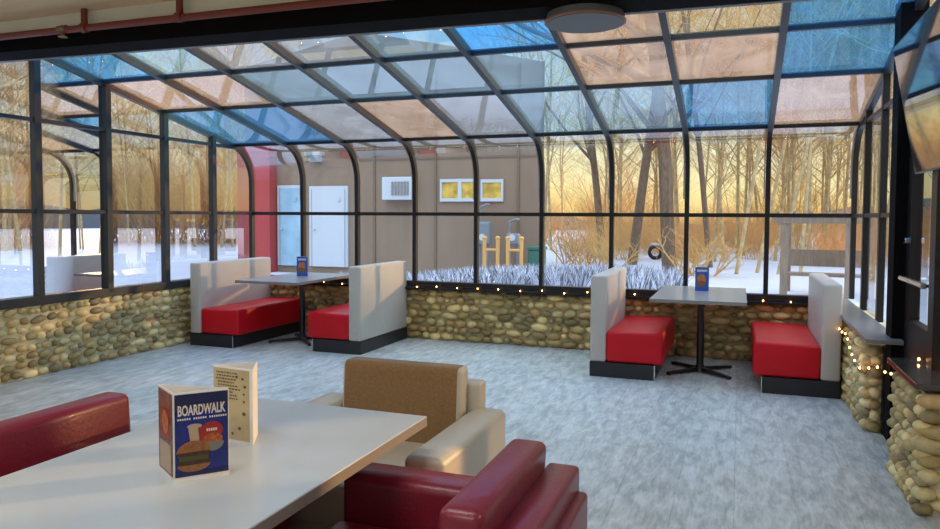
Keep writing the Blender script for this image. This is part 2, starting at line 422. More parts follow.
# beam, channel, ceiling
def beamz(x): return 2.76 + (-x-.45)*(.075/5.67)
def tilted(bm, x0, x1, y0, y1, dz0, dz1):
    vs = [bm.verts.new((x, y, beamz(x)+dz)) for x in (x0,x1) for y in (y0,y1) for dz in (dz0,dz1)]
    for q in ((0,1,3,2),(4,6,7,5),(0,4,5,1),(2,3,7,6),(0,2,6,4),(1,5,7,3)): bm.faces.new([vs[k] for k in q])
bm = BM(); tilted(bm, -6.6, 1.5, 4.34, 4.60, .0, .5); struct('trim_9', bm, M['beam'])
bm = BM(); tilted(bm, -6.6, 1.5, 4.601, 4.645, -.004, .26); struct('trim_10', bm, M['channel'])
bm = BM()
box(bm, (-6.6,4.28,2.93), (3.4,4.355,3.06), 1)
box(bm, (-6.6,3.84,3.055), (3.4,4.36,3.12), 2)
box(bm, (-6.6,-3.2,3.075), (3.4,3.84,3.14), 0)
struct('ceiling', bm, [M['white'], M['cream'], M['tan']])
# rear of the room behind the camera
bm = BM(); box(bm, (-6.6,-3.2,0), (3.4,-3.1,3.1)); struct('wall_rear', bm, M['white'])
bm = BM(); box(bm, (-6.6,-3.1,0), (-6.5,3.2,3.07)); struct('wall_left_rear', bm, M['white'])
bm = BM(); box(bm, (3.3,-3.1,0), (3.4,4.2,3.07)); box(bm, (1.6,4.1,0), (3.3,4.2,3.07)); struct('wall_right_rear', bm, M['white'])

# sprinkler pipe
t = thing('sprinkler_pipe', 'thin red-brown pipe running along the ceiling above the black beam', 'pipe', (-6.4,4.22,2.92))
bm = BM(); tube(bm, [(0,0,0),(4,0,-.02),(8,0,-.05)], .027, 12); obj('pipe_run', bm, M['pipe'], t, True)
for hx in (1.72, 2.62):
    bm = BM(); box(bm, (hx-.022,-.012,0), (hx+.022,.012,.15)); cyl(bm, (hx-.025,0,-.008), (hx+.025,0,-.008), .036, n=14); obj('pipe_hanger', bm, M['pipe'], t)
bm = BM(); cyl(bm, (1.5,0,-.055), (1.5,0,.03), .014, n=10); cyl(bm, (1.5,0,-.06), (1.5,0,-.052), .035, n=14); cyl(bm, (1.46,0,.0), (1.54,0,.0), .03, n=12); obj('sprinkler_head', bm, M['brass'], t)

# ceiling lamp at the beam
t = thing('ceiling_lamp', 'round flat grey lamp fixed under the black beam', 'lamp', (-.93,4.56,2.705))
bm = BM(); cyl(bm, (0,0,.012), (0,0,.06), .25, .235, n=40); obj('lamp_housing', bm, M['lamp_grey'], t, True)
bm = BM(); cyl(bm, (0,0,.004), (0,0,.014), .252, .252, n=40); obj('lamp_rim', bm, M['lamp_rim'], t, True)
bm = BM(); cyl(bm, (0,0,0), (0,0,.005), .24, .24, n=40); obj('lamp_face', bm, M['lamp_grey'], t, True)

# ------------------------------------------------------------------ booths
def booth(label, loc, depth, facing, thick=.15, seat=.51):
    """back panel at local x 0..thick, seat beyond; runs along +y; facing +1 / -1 in x"""
    t = thing('booth_bench', label, 'bench', loc, 0, 'booth benches by the windows')
    s = facing
    bm = BM(); x0, x1 = 0, s*(thick+seat-.07); box(bm, (min(x0,x1),0,0), (max(x0,x1),depth,.14), 0, .002); obj('toe_kick', bm, M['base'], t)
    bm = BM(); box(bm, (s*(thick+seat-.071)-.003,-.003,0), (s*(thick+seat-.071)+.003,.003,.14)) ; obj('corner_strip', bm, M['chrome'], t)
    bm = BM(); x1 = s*thick; box(bm, (min(0,x1),0,.14), (max(0,x1),depth,.955), 0, .022, 3)
    obj('back_panel', bm, M['vinyl'], t, True, 60)
    bm = BM(); a, b = s*thick, s*(thick+seat)
    box(bm, (min(a,b),0.004,.145), (max(a,b),depth,.44), 0, .028, 4)
    for v in bm.verts:     # slightly crowned cushion, sloping down to the back
        if v.co.z > .40:
            q = (v.co.x-a)/(b-a); v.co.z += .015*math.sin(math.pi*min(max(q,0),1)) - .012*(1-q)
    o = obj('seat_cushion', bm, M['red_vinyl'], t, True, 60)
    return t
booth('pale booth bench with long red seat against the left stone wall', (-5.95,6.75,0), 1.36, 1, .15, .52)
booth('pale booth bench seen from its back, with red seat facing left across the corner table', (-3.82,6.93,0), 1.18, -1, .15, .52)
booth('pale booth bench with red seat facing right, at left side of the right-hand booth table', (-1.31,6.82,0), 1.27, 1, .15, .52)
booth('pale booth bench with red seat facing left, tucked against the right stone wall', (.81,6.70,0), 1.36, -1, .15, .53)

def cross_feet(t, L, rot=0):
    for k in range(4):
        a = rot+math.pi/4+k*math.pi/2
        bm = BM(); d = Vector((math.cos(a), math.sin(a), 0)); p = Vector((-d.y, d.x, 0))
        A = [(-p*.022+Vector((0,0,.012))), (p*.022+Vector((0,0,.012))), (p*.022+Vector((0,0,.05))), (-p*.022+Vector((0,0,.05)))]
        e = d*L
        Bq = [(e-p*.016+Vector((0,0,.008))), (e+p*.016+Vector((0,0,.008))), (e+p*.016+Vector((0,0,.028))), (e-p*.016+Vector((0,0,.028)))]
        va = [bm.verts.new(v) for v in A]; vb = [bm.verts.new(v) for v in Bq]
        bm.faces.new(va); bm.faces.new(vb)
        for i in range(4): bm.faces.new((va[i],va[(i+1)%4],vb[(i+1)%4],vb[i]))
        cyl(bm, d*(L-.02), d*(L-.02)+Vector((0,0,.015)), .02, n=12)
        obj('foot', bm, M['black_metal'], t)
def cafe_table(label, cx, cy, w, dpt, z, pedx=0, pedy=0, top='table_small', thick=.032, L=.40, rot=0, bigleg=.035):
    t = thing('dining_table', label, 'table', (cx,cy,0))
    bm = BM(); box(bm, (-w/2,-dpt/2,z-thick+.004), (w/2,dpt/2,z), 0, .003, 2)
    o = obj('tabletop', bm, M[top], t)
    bm = BM(); e = .0015
    x, y = w/2+e, dpt/2+e
    for a, b in (((-x,-y,z-thick),(x,-y+.004,z-.003)), ((-x,y-.004,z-thick),(x,y,z-.003)), ((-x,-y,z-thick),(-x+.004,y,z-.003)), ((x-.004,-y,z-thick),(x,y,z-.003))): box(bm, a, b)
    obj('edge_band', bm, M['table_edge'], t)
    bm = BM(); cyl(bm, (pedx,pedy,.02), (pedx,pedy,z-thick-.01), bigleg, n=20); box(bm, (pedx-.12,pedy-.12,z-thick-.014), (pedx+.12,pedy+.12,z-thick)); cyl(bm, (pedx,pedy,.01), (pedx,pedy,.07), .055, .04, n=20)
    obj('pedestal', bm, M['black_metal'], t, True)
    k = bpy.data.objects.new('pedestal_base', None); 
    if True:
        before = set(t.children); cross_feet(t, L, rot)
        for c in t.children:
            if c not in before: c.location = (pedx,pedy,0)
    return t
cafe_table('grey rectangular table between the two booth benches in the left corner', -4.91, 7.40, .80, 1.30, .775, 0, .08)
cafe_table('grey rectangular table between the two booth benches at the right', -.34, 7.37, .82, 1.38, .775, 0, .05)
cafe_table('large pale grey table in the foreground carrying two menu stands', -1.53, 1.65, .88, 1.68, .75, 0, -.1, 'table_top', .036, .42)

# ------------------------------------------------------------------ armchairs (local: faces -Y, centre of footprint)
def armchair(label, loc, rz, body, cush, cushside):
    t = thing('armchair', label, 'armchair', loc, rz)
    W, D = .97, .84; aw = .168; y0, y1 = -D/2, D/2
    for s in (-1,1):
        bm = BM(); xa, xb = sorted((s*(W/2-aw), s*W/2))
        box(bm, (xa,y0,.10), (xb,y1-.05,.59), 0, .028, 4)
        for v in bm.verts:
            if v.co.z > .55: v.co.z += .012*math.cos(((v.co.x-(xa+xb)/2)/(aw/2))*math.pi/2)
        obj('armrest', bm, body, t, True, 60)
    bm = BM(); box(bm, (-.365,y1-.105,.10), (.365,y1,.715), 0, .016, 3); obj('back_frame', bm, body, t, True, 60)
    bm = BM(); box(bm, (-.35,y1-.02,.22), (.35,y1+.03,.64), 0, .016, 3); obj('back_pad', bm, body, t, True, 60)
    # back cushion, thick, top stands above frame
    bm = BM(); x = W/2-aw-.006
    box(bm, (-x,y1-.21,.40), (x,y1-.09,.80), 0, .028, 4)
    for v in bm.verts:
        v.co.y -= .025*(.80-v.co.z)/.4
        if v.co.z > .78: v.co.z += .008*math.cos(v.co.x/x*math.pi/2)
        if v.co.y < y1-.18: v.co.y -= .012*math.cos(v.co.x/x*math.pi/2)
    if cush is not cushside:
        for f in bm.faces:
            f.material_index = 1 if abs(f.calc_center_median().x) > x-.020 or f.calc_center_median().y > y1-.12 else 0
    obj('back_cushion', bm, [cush, cushside], t, True, 60)
    bm = BM(); box(bm, (-x,y0-.005,.26), (x,y1-.20,.44), 0, .035, 4)
    for v in bm.verts:
        if v.co.z > .4: v.co.z += .015*math.cos(v.co.x/x*math.pi/2)
    obj('seat_cushion', bm, cush if cush is cushside else cushside, t, True, 60)
    bm = BM(); box(bm, (-x,y0+.02,.10), (x,y1-.12,.27), 0, .008, 2); obj('seat_base', bm, body, t)
    for sx in (-1,1):
        for sy in (-1,1):
            bm = BM(); cyl(bm, (sx*(W/2-.07),sy*(D/2-.09),0), (sx*(W/2-.07),sy*(D/2-.09),.105), .02, .028, n=12); obj('leg', bm, M['foot'], t, True)
    return t
armchair('cream armchair with brown fabric back cushion at the far end of the foreground table', (-1.50,2.89,0), 0, M['cream_vinyl'], M['brown_fabric'], M['cream_vinyl'])
armchair('burgundy armchair at the right side of the foreground table, facing left', (-.88,1.90,0), R(-90), M['burgundy'], M['burgundy'], M['burgundy'])
armchair('burgundy armchair at the left side of the foreground table, only its back cushion showing', (-2.03,1.90,0), R(90), M['burgundy'], M['burgundy'], M['burgundy'])

# ------------------------------------------------------------------ menus
def text_mesh(txt, size, material, name, parent, mtx, xs=1., ext=0.0004, off=.0):
    cu = bpy.data.curves.new('txt', 'FONT'); cu.body = txt; cu.size = size; cu.extrude = ext; cu.offset = off
    cu.align_x = 'CENTER'; cu.align_y = 'CENTER'; cu.space_character = 1.02
    ob = bpy.data.objects.new('txt', cu); C.objects.link(ob)
    dg = bpy.context.evaluated_depsgraph_get(); me = bpy.data.meshes.new_from_object(ob.evaluated_get(dg))
    bpy.data.objects.remove(ob)
    me.transform(mtx @ Matrix.Diagonal((xs,1,1,1)))
    me.materials.clear(); me.materials.append(material)
    o = bpy.data.objects.new(name, me); C.objects.link(o); o.parent = parent; return o
def panel_mtx(p, q, off=.0):
    """frame on the panel between floor points p,q: x to the right along p->q, y up, z out to the viewer side"""
    p, q = Vector(p), Vector(q); x = (q-p).normalized(); y = Vector((0,0,1)); z = x.cross(y)
    m = Matrix((x,y,z)).transposed().to_4x4(); m.translation = (p+q)/2 + z*off; return m
def blob(bm, m, cx, cy, rx, ry, z, mi=0, n=20, a0=0, a1=360):
    pts = [m @ Vector((cx+rx*math.cos(R(a0+(a1-a0)*k/n)), cy+ry*math.sin(R(a0+(a1-a0)*k/n)), z)) for k in range(n if a1-a0 == 360 else n+1)]
    poly(bm, pts, mi)
def quad(bm, m, x0, y0, x1, y1, z, mi=0, sx=0.):
    poly(bm, [m @ Vector(v) for v in ((x0,y0,z),(x1,y0,z),(x1+sx,y1,z),(x0-sx,y1,z))], mi)

mA, mB, mC = (-1.590,1.672), (-1.472,1.600), (-1.374,1.712)
org = Vector((-1.48,1.66,.7502))
t = thing('menu_stand', 'three-sided dark blue menu stand with food picture, nearest on the foreground table', 'menu', org)
def loc3(p): return Vector((p[0]-org.x, p[1]-org.y, 0))
a, b, c = map(loc3, (mA, mB, mC)); Hm = .254
bm = BM()
for p, q in ((a,b),(b,c),(c,a)):
    x = (q-p).normalized(); nn = x.cross(Vector((0,0,1)))*.0012
    vs = [p-nn, q-nn, q+nn, p+nn]
    lo = [bm.verts.new(v) for v in vs]; hi = [bm.verts.new(v+Vector((0,0,Hm))) for v in vs]
    bm.faces.new(lo); bm.faces.new(hi)
    for i in range(4): bm.faces.new((lo[i],lo[(i+1)%4],hi[(i+1)%4],hi[i]))
obj('paper_body', bm, M['p_white'], t)
m = panel_mtx(b, c, .0022); w = (c-b).length/2
bm = BM(); quad(bm, m, -w+.003, .014, w-.002, Hm-.006, 0); obj('front_print', bm, M['p_blue'], t)
bm = BM()   # food picture
quad(bm, m, -w+.003, .20, w-.002, Hm-.006, .0003, 0)                       # navy head
blob(bm, m, .028, .138, .030, .026, .0006, 1, 24)                          # red disc
quad(bm, m, -.030, .105, -.008, .152, .0008, 2, .006); blob(bm, m, -.019, .155, .020, .007, .0009, 2)   # cup
quad(bm, m, -.006, .105, .006, .150, .0008, 3, .004)                       # red cup side
blob(bm, m, .030, .112, .027, .018, .0012, 4, 18); blob(bm, m, .031, .104, .029, .026, .0014, 5, 16, 180, 360)  # fries + bowl
blob(bm, m, -.022, .080, .046, .034, .0018, 6, 24, 0, 180); quad(bm, m, -.066, .070, .022, .082, .0019, 7)
quad(bm, m, -.062, .058, .018, .071, .0020, 8); quad(bm, m, -.064, .046, .020, .058, .0021, 7)
blob(bm, m, -.022, .046, .044, .020, .0022, 6, 18, 180, 360); quad(bm, m, -w+.003, .014, w-.002, .026, .0012, 0)
obj('food_picture', bm, [M['p_navy'],M['p_red'],M['p_cup'],M['p_red'],M['p_fries'],M['p_bowl'],M['p_bun'],M['p_meat'],M['p_green']], t)
text_mesh('BOARDWALK', .040, M['p_text'], 'title_lettering', t, m @ Matrix.Translation((0,.200,.0008)), .505, off=.0011)

bm = BM()
for k in range(22):
    x = -w+.010+k*.0061
    if k in (6,13): continue
    quad(bm, m, x, .1745, x+.0042, .180, .0009)
obj('subtitle_lettering', bm, M['p_text'], t); bm = BM()
for k in range(5): quad(bm, m, .013+k*.006, .136, .0175+k*.006, .144, .0009)
obj('small_lettering', bm, M['p_text'], t)
m = panel_mtx(a, b, .0022); w = (b-a).length/2
bm = BM(); quad(bm, m, -w+.002, .014, w-.003, Hm-.006, 0, 0)
quad(bm, m, -.03, .115, .04, .20, .0005, 1); blob(bm, m, .0, .16, .028, .035, .0008, 2); blob(bm, m, .02, .065, .035, .03, .0008, 3)
quad(bm, m, -.055, .02, .05, .10, .0004, 3)
obj('side_print', bm, [M['p_brown'],M['p_red'],M['p_orange'],M['p_cup']], t)

# cream menu behind it
org2 = Vector((-1.55,1.975,.7502))
t = thing('menu_stand', 'tan folded menu card behind the blue menu stand on the foreground table', 'menu', org2)
bm = BM(); p, q = Vector((-.095,.0,0)), Vector((.075,-.018,0)); r_ = Vector((.005,.10,0))
for u_, v_ in ((p,q),(q,r_),(r_,p)):
    x = (v_-u_).normalized(); nn = x.cross(Vector((0,0,1)))*.0012
    vs = [u_-nn, v_-nn, v_+nn, u_+nn]; lo = [bm.verts.new(v) for v in vs]; hi = [bm.verts.new(v+Vector((0,0,.25))) for v in vs]
    bm.faces.new(lo); bm.faces.new(hi)
    for i in range(4): bm.faces.new((lo[i],lo[(i+1)%4],hi[(i+1)%4],hi[i]))
obj('paper_body', bm, M['p_white'], t)
m = panel_mtx(p, q, .002); w = (q-p).length/2
bm = BM(); quad(bm, m, -w+.002, .010, w-.012, .244, 0, 0)
rr = random.Random(3)
for k in range(9):
    y = .228-k*.0105; x0 = -w+.012+rr.uniform(0,.01); x1 = x0+rr.uniform(.06,.10)
    x = x0
    while x < x1:
        d_ = rr.uniform(.004,.012); quad(bm, m, x, y, x+d_, y+.0045, .0006, 1); x += d_+.003
for (x,y,s) in ((.045,.215,.006),(.055,.19,.006),(.05,.165,.005),(.05,.10,.008),(.03,.05,.007),(.0,.03,.006),(.05,.14,.005),(.02,.22,.006)):
    blob(bm, m, x, y, s, s*.8, .0006, 1, 8)
obj('printed_panel', bm, [M['p_cream'], M['p_ink']], t)

def small_menu(label, loc, rz):
    t = thing('menu_stand', label, 'menu', loc, rz, 'small blue menu stands on the booth tables')
    bm = BM(); pts = [Vector((-.065,-.035,0)), Vector((.065,-.035,0)), Vector((0,.07,0))]
    lo = [bm.verts.new(v) for v in pts]; hi = [bm.verts.new(v+Vector((0,0,.235))) for v in pts]
    for i in range(3): bm.faces.new((lo[i],lo[(i+1)%3],hi[(i+1)%3],hi[i]))
    bm.faces.new(hi); bm.faces.new(lo)
    obj('paper_body', bm, M['p_lblue'], t)
    m = panel_mtx(pts[0], pts[1], .0008); bm = BM()
    quad(bm, m, -.060, .008, .060, .228, 0, 0); quad(bm, m, -.048, .19, .048, .212, .0006, 3)
    blob(bm, m, -.005, .115, .042, .055, .0006, 1); blob(bm, m, -.01, .07, .045, .03, .0009, 2)
    obj('front_print', bm, [M['p_lblue'], M['p_orange'], M['p_bun'], M['p_text']], t)
    return t
small_menu('small blue menu stand on the left corner booth table', (-4.95,7.55,.7755), R(25))
small_menu('small blue menu stand on the right-hand booth table', (-.345,7.62,.7755), R(3))

# ------------------------------------------------------------------ fairy lights
def fairy(label, pts, bulbs):
    t = thing('fairy_lights', label, 'string lights', pts[0]); o = Vector(pts[0])
    bm = BM(); tube(bm, [Vector(p)-o for p in pts], .0025, 5); obj('wire', bm, M['wire'], t)
    for b in bulbs:
        bm = BM(); sphere(bm, Vector(b)-o, (.007,.007,.009), 1); obj('bulb', bm, M['bulb'], t, True, 180)
rr = random.Random(11)
pts = [(-6.0+.13*k, 8.06+.01*math.sin(k*2.1), .655+.012*math.sin(k*1.7)) for k in range(52)]
fairy('string of warm fairy lights along the dark sill of the back window', pts, [(x, y-.012, z) for k,(x,y,z) in enumerate(pts) if k%2 == 0 and k > 1 and abs(x+5.0) < 99])
pts = [(.80,8.0,.66),(.80,7.4,.60),(.79,6.9,.63),(.79,6.6,.58),(.80,6.3,.60),(.79,6.0,.52),(.80,5.8,.47),(.84,5.70,.42),(.89,5.66,.50),(.93,5.60,.46),(.95,5.3,.50),(.88,4.96,.60),(.90,4.93,.63),(.96,4.9,.69),(1.05,4.6,.69),(1.15,4.4,.69)]
bl = []
for i in range(len(pts)-1):
    a, b = Vector(pts[i]), Vector(pts[i+1])
    for f in ((.3,.8) if (b-a).length > .15 else (.5,)):
        if i == 10 : continue
        bl.append(a.lerp(b, f)+Vector((-.006,-.004,.004)))
fairy('string of warm fairy lights draped over the right stone wall and across the doorway', pts, bl)

# ------------------------------------------------------------------ television on the right wall
t = thing('television', 'large black wall television high at the right, tilted down and reflecting the glass roof', 'television', (.885,4.9,2.13))
tl = math.atan2(.133,.73)
t.rotation_euler = (0, -tl, 0)
bm = BM(); box(bm, (0,-1.3,-.375), (.05,0,.375), 0, .004); obj('casing', bm, M['bezel'], t)
bm = BM(); box(bm, (-.002,-1.29,-.366), (.001,-.009,.366)); obj('screen', bm, M['screen'], t)
bm = BM(); box(bm, (.05,-.8,-.15), (.13,-.5,.15)); obj('wall_bracket', bm, M['black_metal'], t)

# ------------------------------------------------------------------ EXTERIOR
bm = BM()
nx, ny = 90, 90; x0, x1, y0, y1 = -70, 60, -8, 95
grid = {}
def gz(x, y):
    z = -.06 + .04*math.sin(x*.7+1)*math.cos(y*.5)
    d = math.exp(-((x+3.6)/3.4)**2-((y-12.2)/1.9)**2); z += .30*d
    if y > 20: z += .0
    return z if y > 9.2 or x < -7 or x > 2.5 else -.08
for i in range(nx+1):
    for j in range(ny+1):
        # finer near the house
        u, v = i/nx, j/ny
        x = x0+(x1-x0)*u; y = y0+(y1-y0)*v**1.6
        grid[i,j] = bm.verts.new((x,y,gz(x,y)-.0))
for i in range(nx):
    for j in range(ny): bm.faces.new((grid[i,j],grid[i+1,j],grid[i+1,j+1],grid[i,j+1]))
o = struct('floor_outside', bm, M['snow'], None, True)

# building behind
t = thing('building', 'brown panel-sided building with white door and small windows across the snow', 'building', (-8.6,17,0))
def lx(x): return x+8.6
bm = BM(); prof = [(lx(-13.0),-.2),(lx(-4.42),-.2),(lx(-4.42),5.18),(lx(-6.1),5.58),(lx(-9.4),6.3),(lx(-13.0),5.6)]
extr(bm, prof, lambda u,v,w: (u-w*.30*(u > 2.6),w,v), (0,5)); obj('wall', bm, M['siding'], t)
bm = BM()
for x in (-9.0+.05,-7.22,-5.05,-4.45):
    box(bm, (lx(x)-.03,-.03,-.1), (lx(x)+.03,.01,5.2))
box(bm, (lx(-9.4),-.02,2.95), (lx(-4.42),.01,3.0)); obj('batten', bm, M['batten'], t)
bm = BM(); box(bm, (lx(-13.0),-.35,-.1), (lx(-11.95),.0,3.45)); obj('red_pier', bm, M['red_wall'], t)

def ext_door(x0, x1, z0, z1, m1):
    bm = BM(); box(bm, (lx(x0)-.08,-.05,z0-.0), (lx(x1)+.08,.02,z1+.08)); f = obj('door_frame', bm, M['extwhite'], t)
    bm = BM(); box(bm, (lx(x0),-.09,z0), (lx(x1),-.05,z1)); box(bm, (lx(x1)-.2,-.12,z0+1.75), (lx(x1)-.12,-.09,z0+1.85)); cyl(bm, (lx(x0)+.1,-.09,z0+1.0), (lx(x0)+.1,-.15,z0+1.0), .035, n=10)
    obj('door_leaf', bm, m1, f)
    bm = BM(); box(bm, (lx(x0)+.02,-.095,z0), (lx(x0)+.035,-.088,z1)); obj('door_edge', bm, M['grille'], f)
ext_door(-10.82,-9.80,.15,2.22, M['extwhite'])
ext_door(-11.83,-11.15,.15,2.25, M['frosty'])
def ext_win(x0, x1, z0, z1, n):
    bm = BM(); k = (x1-x0)/n
    box(bm, (lx(x0),-.06,z0), (lx(x1),.01,z0+.08)); box(bm, (lx(x0),-.06,z1-.08), (lx(x1),.01,z1))
    for i in range(n+1): x = x0+k*i; box(bm, (max(lx(x)-.05,lx(x0)),-.064,z0-.003), (min(lx(x)+.05,lx(x1)),.012,z1+.003))
    w = obj('window', bm, M['extwhite'], t)
    bm = BM(); box(bm, (lx(x0)+.02,-.03,z0+.02), (lx(x1)-.02,-.01,z1-.02)); obj('pane', bm, M['warmpane'], w)
ext_win(-7.08,-6.02,1.88,2.44,2); ext_win(-6.0,-5.42,1.88,2.42,1)
bm = BM(); box(bm, (lx(-8.60),-.28,1.92), (lx(-7.76),0,2.50), 0, .02); a_ = obj('air_conditioner', bm, M['extwhite'], t)
bm = BM()
for k in range(6): box(bm, (lx(-8.32)+k*.085,-.30,2.03), (lx(-8.32)+k*.085+.055,-.28,2.38))
obj('grille', bm, M['grille'], a_)
bm = BM(); box(bm, (lx(-10.82),-.2,2.95), (lx(-10.52),0,3.12)); box(bm, (lx(-10.90),-.30,3.10), (lx(-10.42),0,3.20), 0, .02); obj('wall_light', bm, M['extwhite'], t)

# gas meters, posts and bin
def meter(label, x, y, s):
    t = thing('gas_meter', label, 'meter', (x,y,-.1))
    bm = BM(); box(bm, (-.17*s,-.12,.95), (.17*s,.12,1.35*s), 0, .04); obj('meter_body', bm, M['meter'], t)
    bm = BM(); cyl(bm, (0,-.13,1.12), (0,-.11,1.12), .08, n=14); obj('dial', bm, M['extwhite'], t)
    bm = BM(); tube(bm, [(-.1,0,0),(-.1,0,1.0)], .03, 8); tube(bm, [(-.1,0,1.2),(-.1,0,1.65*s),(.05,0,1.72*s),(.1,.1,1.72*s)], .03, 8); tube(bm, [(.1,0,.0),(.1,0,1.0)], .03, 8); obj('meter_pipe', bm, M['meter'], t)
meter('grey gas meter behind the left yellow guard frame', -5.72, 16.4, 1.1)
meter('grey gas meter behind the right yellow guard frame', -4.98, 16.4, .9)
def guard(label, x, y):
    t = thing('guard_frame', label, 'guard rail', (x,y,-.1))
    for s in (-.16,.16):
        bm = BM(); cyl(bm, (s,0,0), (s,0,1.12), .045, n=12); sphere(bm, (s,0,1.12), (.06,.06,.05), 2); obj('post', bm, M['yellow'], t, True)
    bm = BM(); cyl(bm, (-.16,0,.85), (.16,0,.85), .03, n=10); obj('rail', bm, M['yellow'], t)
guard('yellow steel guard frame before the building, left of two', -5.33, 15.8)
guard('yellow steel guard frame before the building, right of two', -4.77, 15.8)
t = thing('utility_box', 'dark green utility box at the corner of the brown building', 'box', (-4.35,16.2,-.1))
bm = BM(); box(bm, (-.17,-.2,0), (.17,.2,.85), 0, .03); obj('cabinet', bm, M['green'], t); bm = BM(); box(bm, (-.19,-.22,.85), (.19,.22,.93), 0, .02); obj('lid', bm, M['green'], t)

# frosted ornamental grass (uncountable)
bm = BM(); rg = random.Random(5)
def blade(x, y, z, h, w, lean, az, mi=0):
    d = Vector((math.cos(az), math.sin(az), 0))*lean; p = Vector((x,y,z)); s = Vector((w,0,0))
    a = [bm.verts.new(p-s), bm.verts.new(p+s), bm.verts.new(p+d*.4+s*.8+Vector((0,0,h*.6))), bm.verts.new(p+d*.4-s*.8+Vector((0,0,h*.6)))]
    t_ = bm.verts.new(p+d+Vector((0,0,h))); bm.faces.new(a).material_index = mi; bm.faces.new((a[3],a[2],t_)).material_index = mi
for k in range(330):
    cx, cy = rg.uniform(-7.6,-.9), rg.uniform(11.0,13.6)
    hh = .30+.20*max(0,min(1,(cx+6)/4))
    for q in range(34):
        az = rg.uniform(0,6.28); r_ = rg.uniform(0,.10)
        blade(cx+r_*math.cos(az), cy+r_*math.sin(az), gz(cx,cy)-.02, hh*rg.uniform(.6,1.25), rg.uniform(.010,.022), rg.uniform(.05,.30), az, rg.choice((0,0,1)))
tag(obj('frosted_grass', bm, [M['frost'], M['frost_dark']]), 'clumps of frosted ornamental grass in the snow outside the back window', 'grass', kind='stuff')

# trees
def grow(bm, p, d, L, r, lvl, rg, maxl, spread, mi_tw, up):
    n = 4 if lvl == 0 else (3 if lvl < 3 else 2)
    pts = [p.copy()]; rad = [r]; q = p.copy(); dd = d.copy()
    for i in range(n):
        dd = (dd + Vector((rg.uniform(-1,1),rg.uniform(-1,1),rg.uniform(-.6,.8)*up))*(.07 if lvl == 0 else .20)).normalized()
        q = q + dd*(L/n); pts.append(q.copy()); rad.append(max(r*(1-(i+1)/n*(.45 if lvl < maxl else .8)), .005))
    tube(bm, pts, rad, 7 if lvl == 0 else (4 if lvl < 2 else 3), 0 if lvl < 2 else mi_tw)
    if lvl >= maxl: return
    kids = {0: 14, 1: 7, 2: 6, 3: 4}.get(lvl, 3)
    for k in range(kids):
        f = rg.uniform(.28 if lvl == 0 else .2, 1.0); i = min(int(f*n), n-1); g = f*n-i
        base = pts[i].lerp(pts[i+1], g); rr_ = rad[i]+(rad[i+1]-rad[i])*g
        az = rg.uniform(0,6.28); side = Vector((math.cos(az), math.sin(az), rg.uniform(0,.5)))
        nd = (dd*rg.uniform(.4,1.0) + side*spread).normalized()
        grow(bm, base, nd, L*rg.uniform(.35,.6)*(1-.35*f if lvl == 0 else 1), rr_*rg.uniform(.4,.6), lvl+1, rg, maxl, spread, mi_tw, up)
def tree_proto(seed, h, r, label, mats, trunks=1, lean=0., maxl=3, spread=.9, name='bare_tree', group=None, cat='tree'):
    rg = random.Random(seed); t = thing(name, label, cat, (0,0,0), 0, group)
    bm = BM()
    for k in range(trunks):
        az = rg.uniform(0,6.28) if trunks > 2 else k*3
        d = Vector((lean+rg.uniform(-.08,.08), rg.uniform(-.06,.06), 1)).normalized()
        grow(bm, Vector(((k-trunks/2+.5)*.55*(trunks > 1), rg.uniform(-.5,.5)*(trunks > 1), 0)), d, h*rg.uniform(.85,1), r*rg.uniform(.8,1), 0, rg, maxl, spread, 1, 1.)
    obj('trunk_and_branches', bm, mats, t)
    return t
def shrub_proto(seed, h, label, n=60, w=1.6, group=None, m='brush', name='bare_shrub'):
    rg = random.Random(seed); t = thing(name, label, 'shrub', (0,0,0), 0, group); bm = BM()
    for k in range(n):
        az = rg.uniform(0,6.28); d = Vector((math.cos(az)*rg.uniform(.1,.9), math.sin(az)*rg.uniform(.1,.9), 1)).normalized()
        grow(bm, Vector((rg.uniform(-w,w)*.5, rg.uniform(-w,w)*.5, 0)), d, h*rg.uniform(.5,1), .03, 2, rg, 4, .8, 0, 1.)
    obj('branches', bm, M[m], t); return t
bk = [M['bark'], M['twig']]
near = [
 (1, 15, .25, 'thick-trunked bare tree standing beyond the snow bed, just left of the right-hand booth table', (-1.9,22,-.1), bk, 1, 0., 3),
 (2, 14, .18, 'bare tree with slim dark trunk left of the thickest trunk', (-3.4,25,-.1), bk, 1, 0., 3),
 (3, 15, .10, 'slim bare tree behind the right-hand booth table', (-.85,24,-.1), bk, 1, 0., 3),
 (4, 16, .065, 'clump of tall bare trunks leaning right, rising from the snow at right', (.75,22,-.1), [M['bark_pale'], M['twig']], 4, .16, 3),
]
protos = []
for sd, h, r, lb, loc, ms, tr, ln, ml in near:
    p = tree_proto(sd, h, r, lb, ms, tr, ln, ml); p.location = loc; protos.append(p)
e = dup(protos[1], (-4.9,28,-.1), 2.0, 'bare tree with spreading branches nearest the corner of the brown building', scale=.9)
rg = random.Random(21)
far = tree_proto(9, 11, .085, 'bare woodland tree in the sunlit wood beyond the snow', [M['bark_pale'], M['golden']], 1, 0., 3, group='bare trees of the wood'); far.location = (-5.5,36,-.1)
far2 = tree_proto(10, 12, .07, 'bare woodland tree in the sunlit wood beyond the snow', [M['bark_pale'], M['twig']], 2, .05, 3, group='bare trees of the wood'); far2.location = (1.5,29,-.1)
for k in range(58):
    if k < 30: x, y = rg.uniform(-14,16), rg.uniform(30,56)
    else:
        a = R(rg.uniform(36,66)); dd = rg.uniform(36,52); x, y = -dd*math.sin(a), dd*math.cos(a)
    if k < 12: x, y = rg.uniform(-1.5,6), rg.uniform(25,38)
    dup(far if k % 2 else far2, (x,y,-.1), rg.uniform(0,6.28), scale=rg.uniform(.8,1.15))
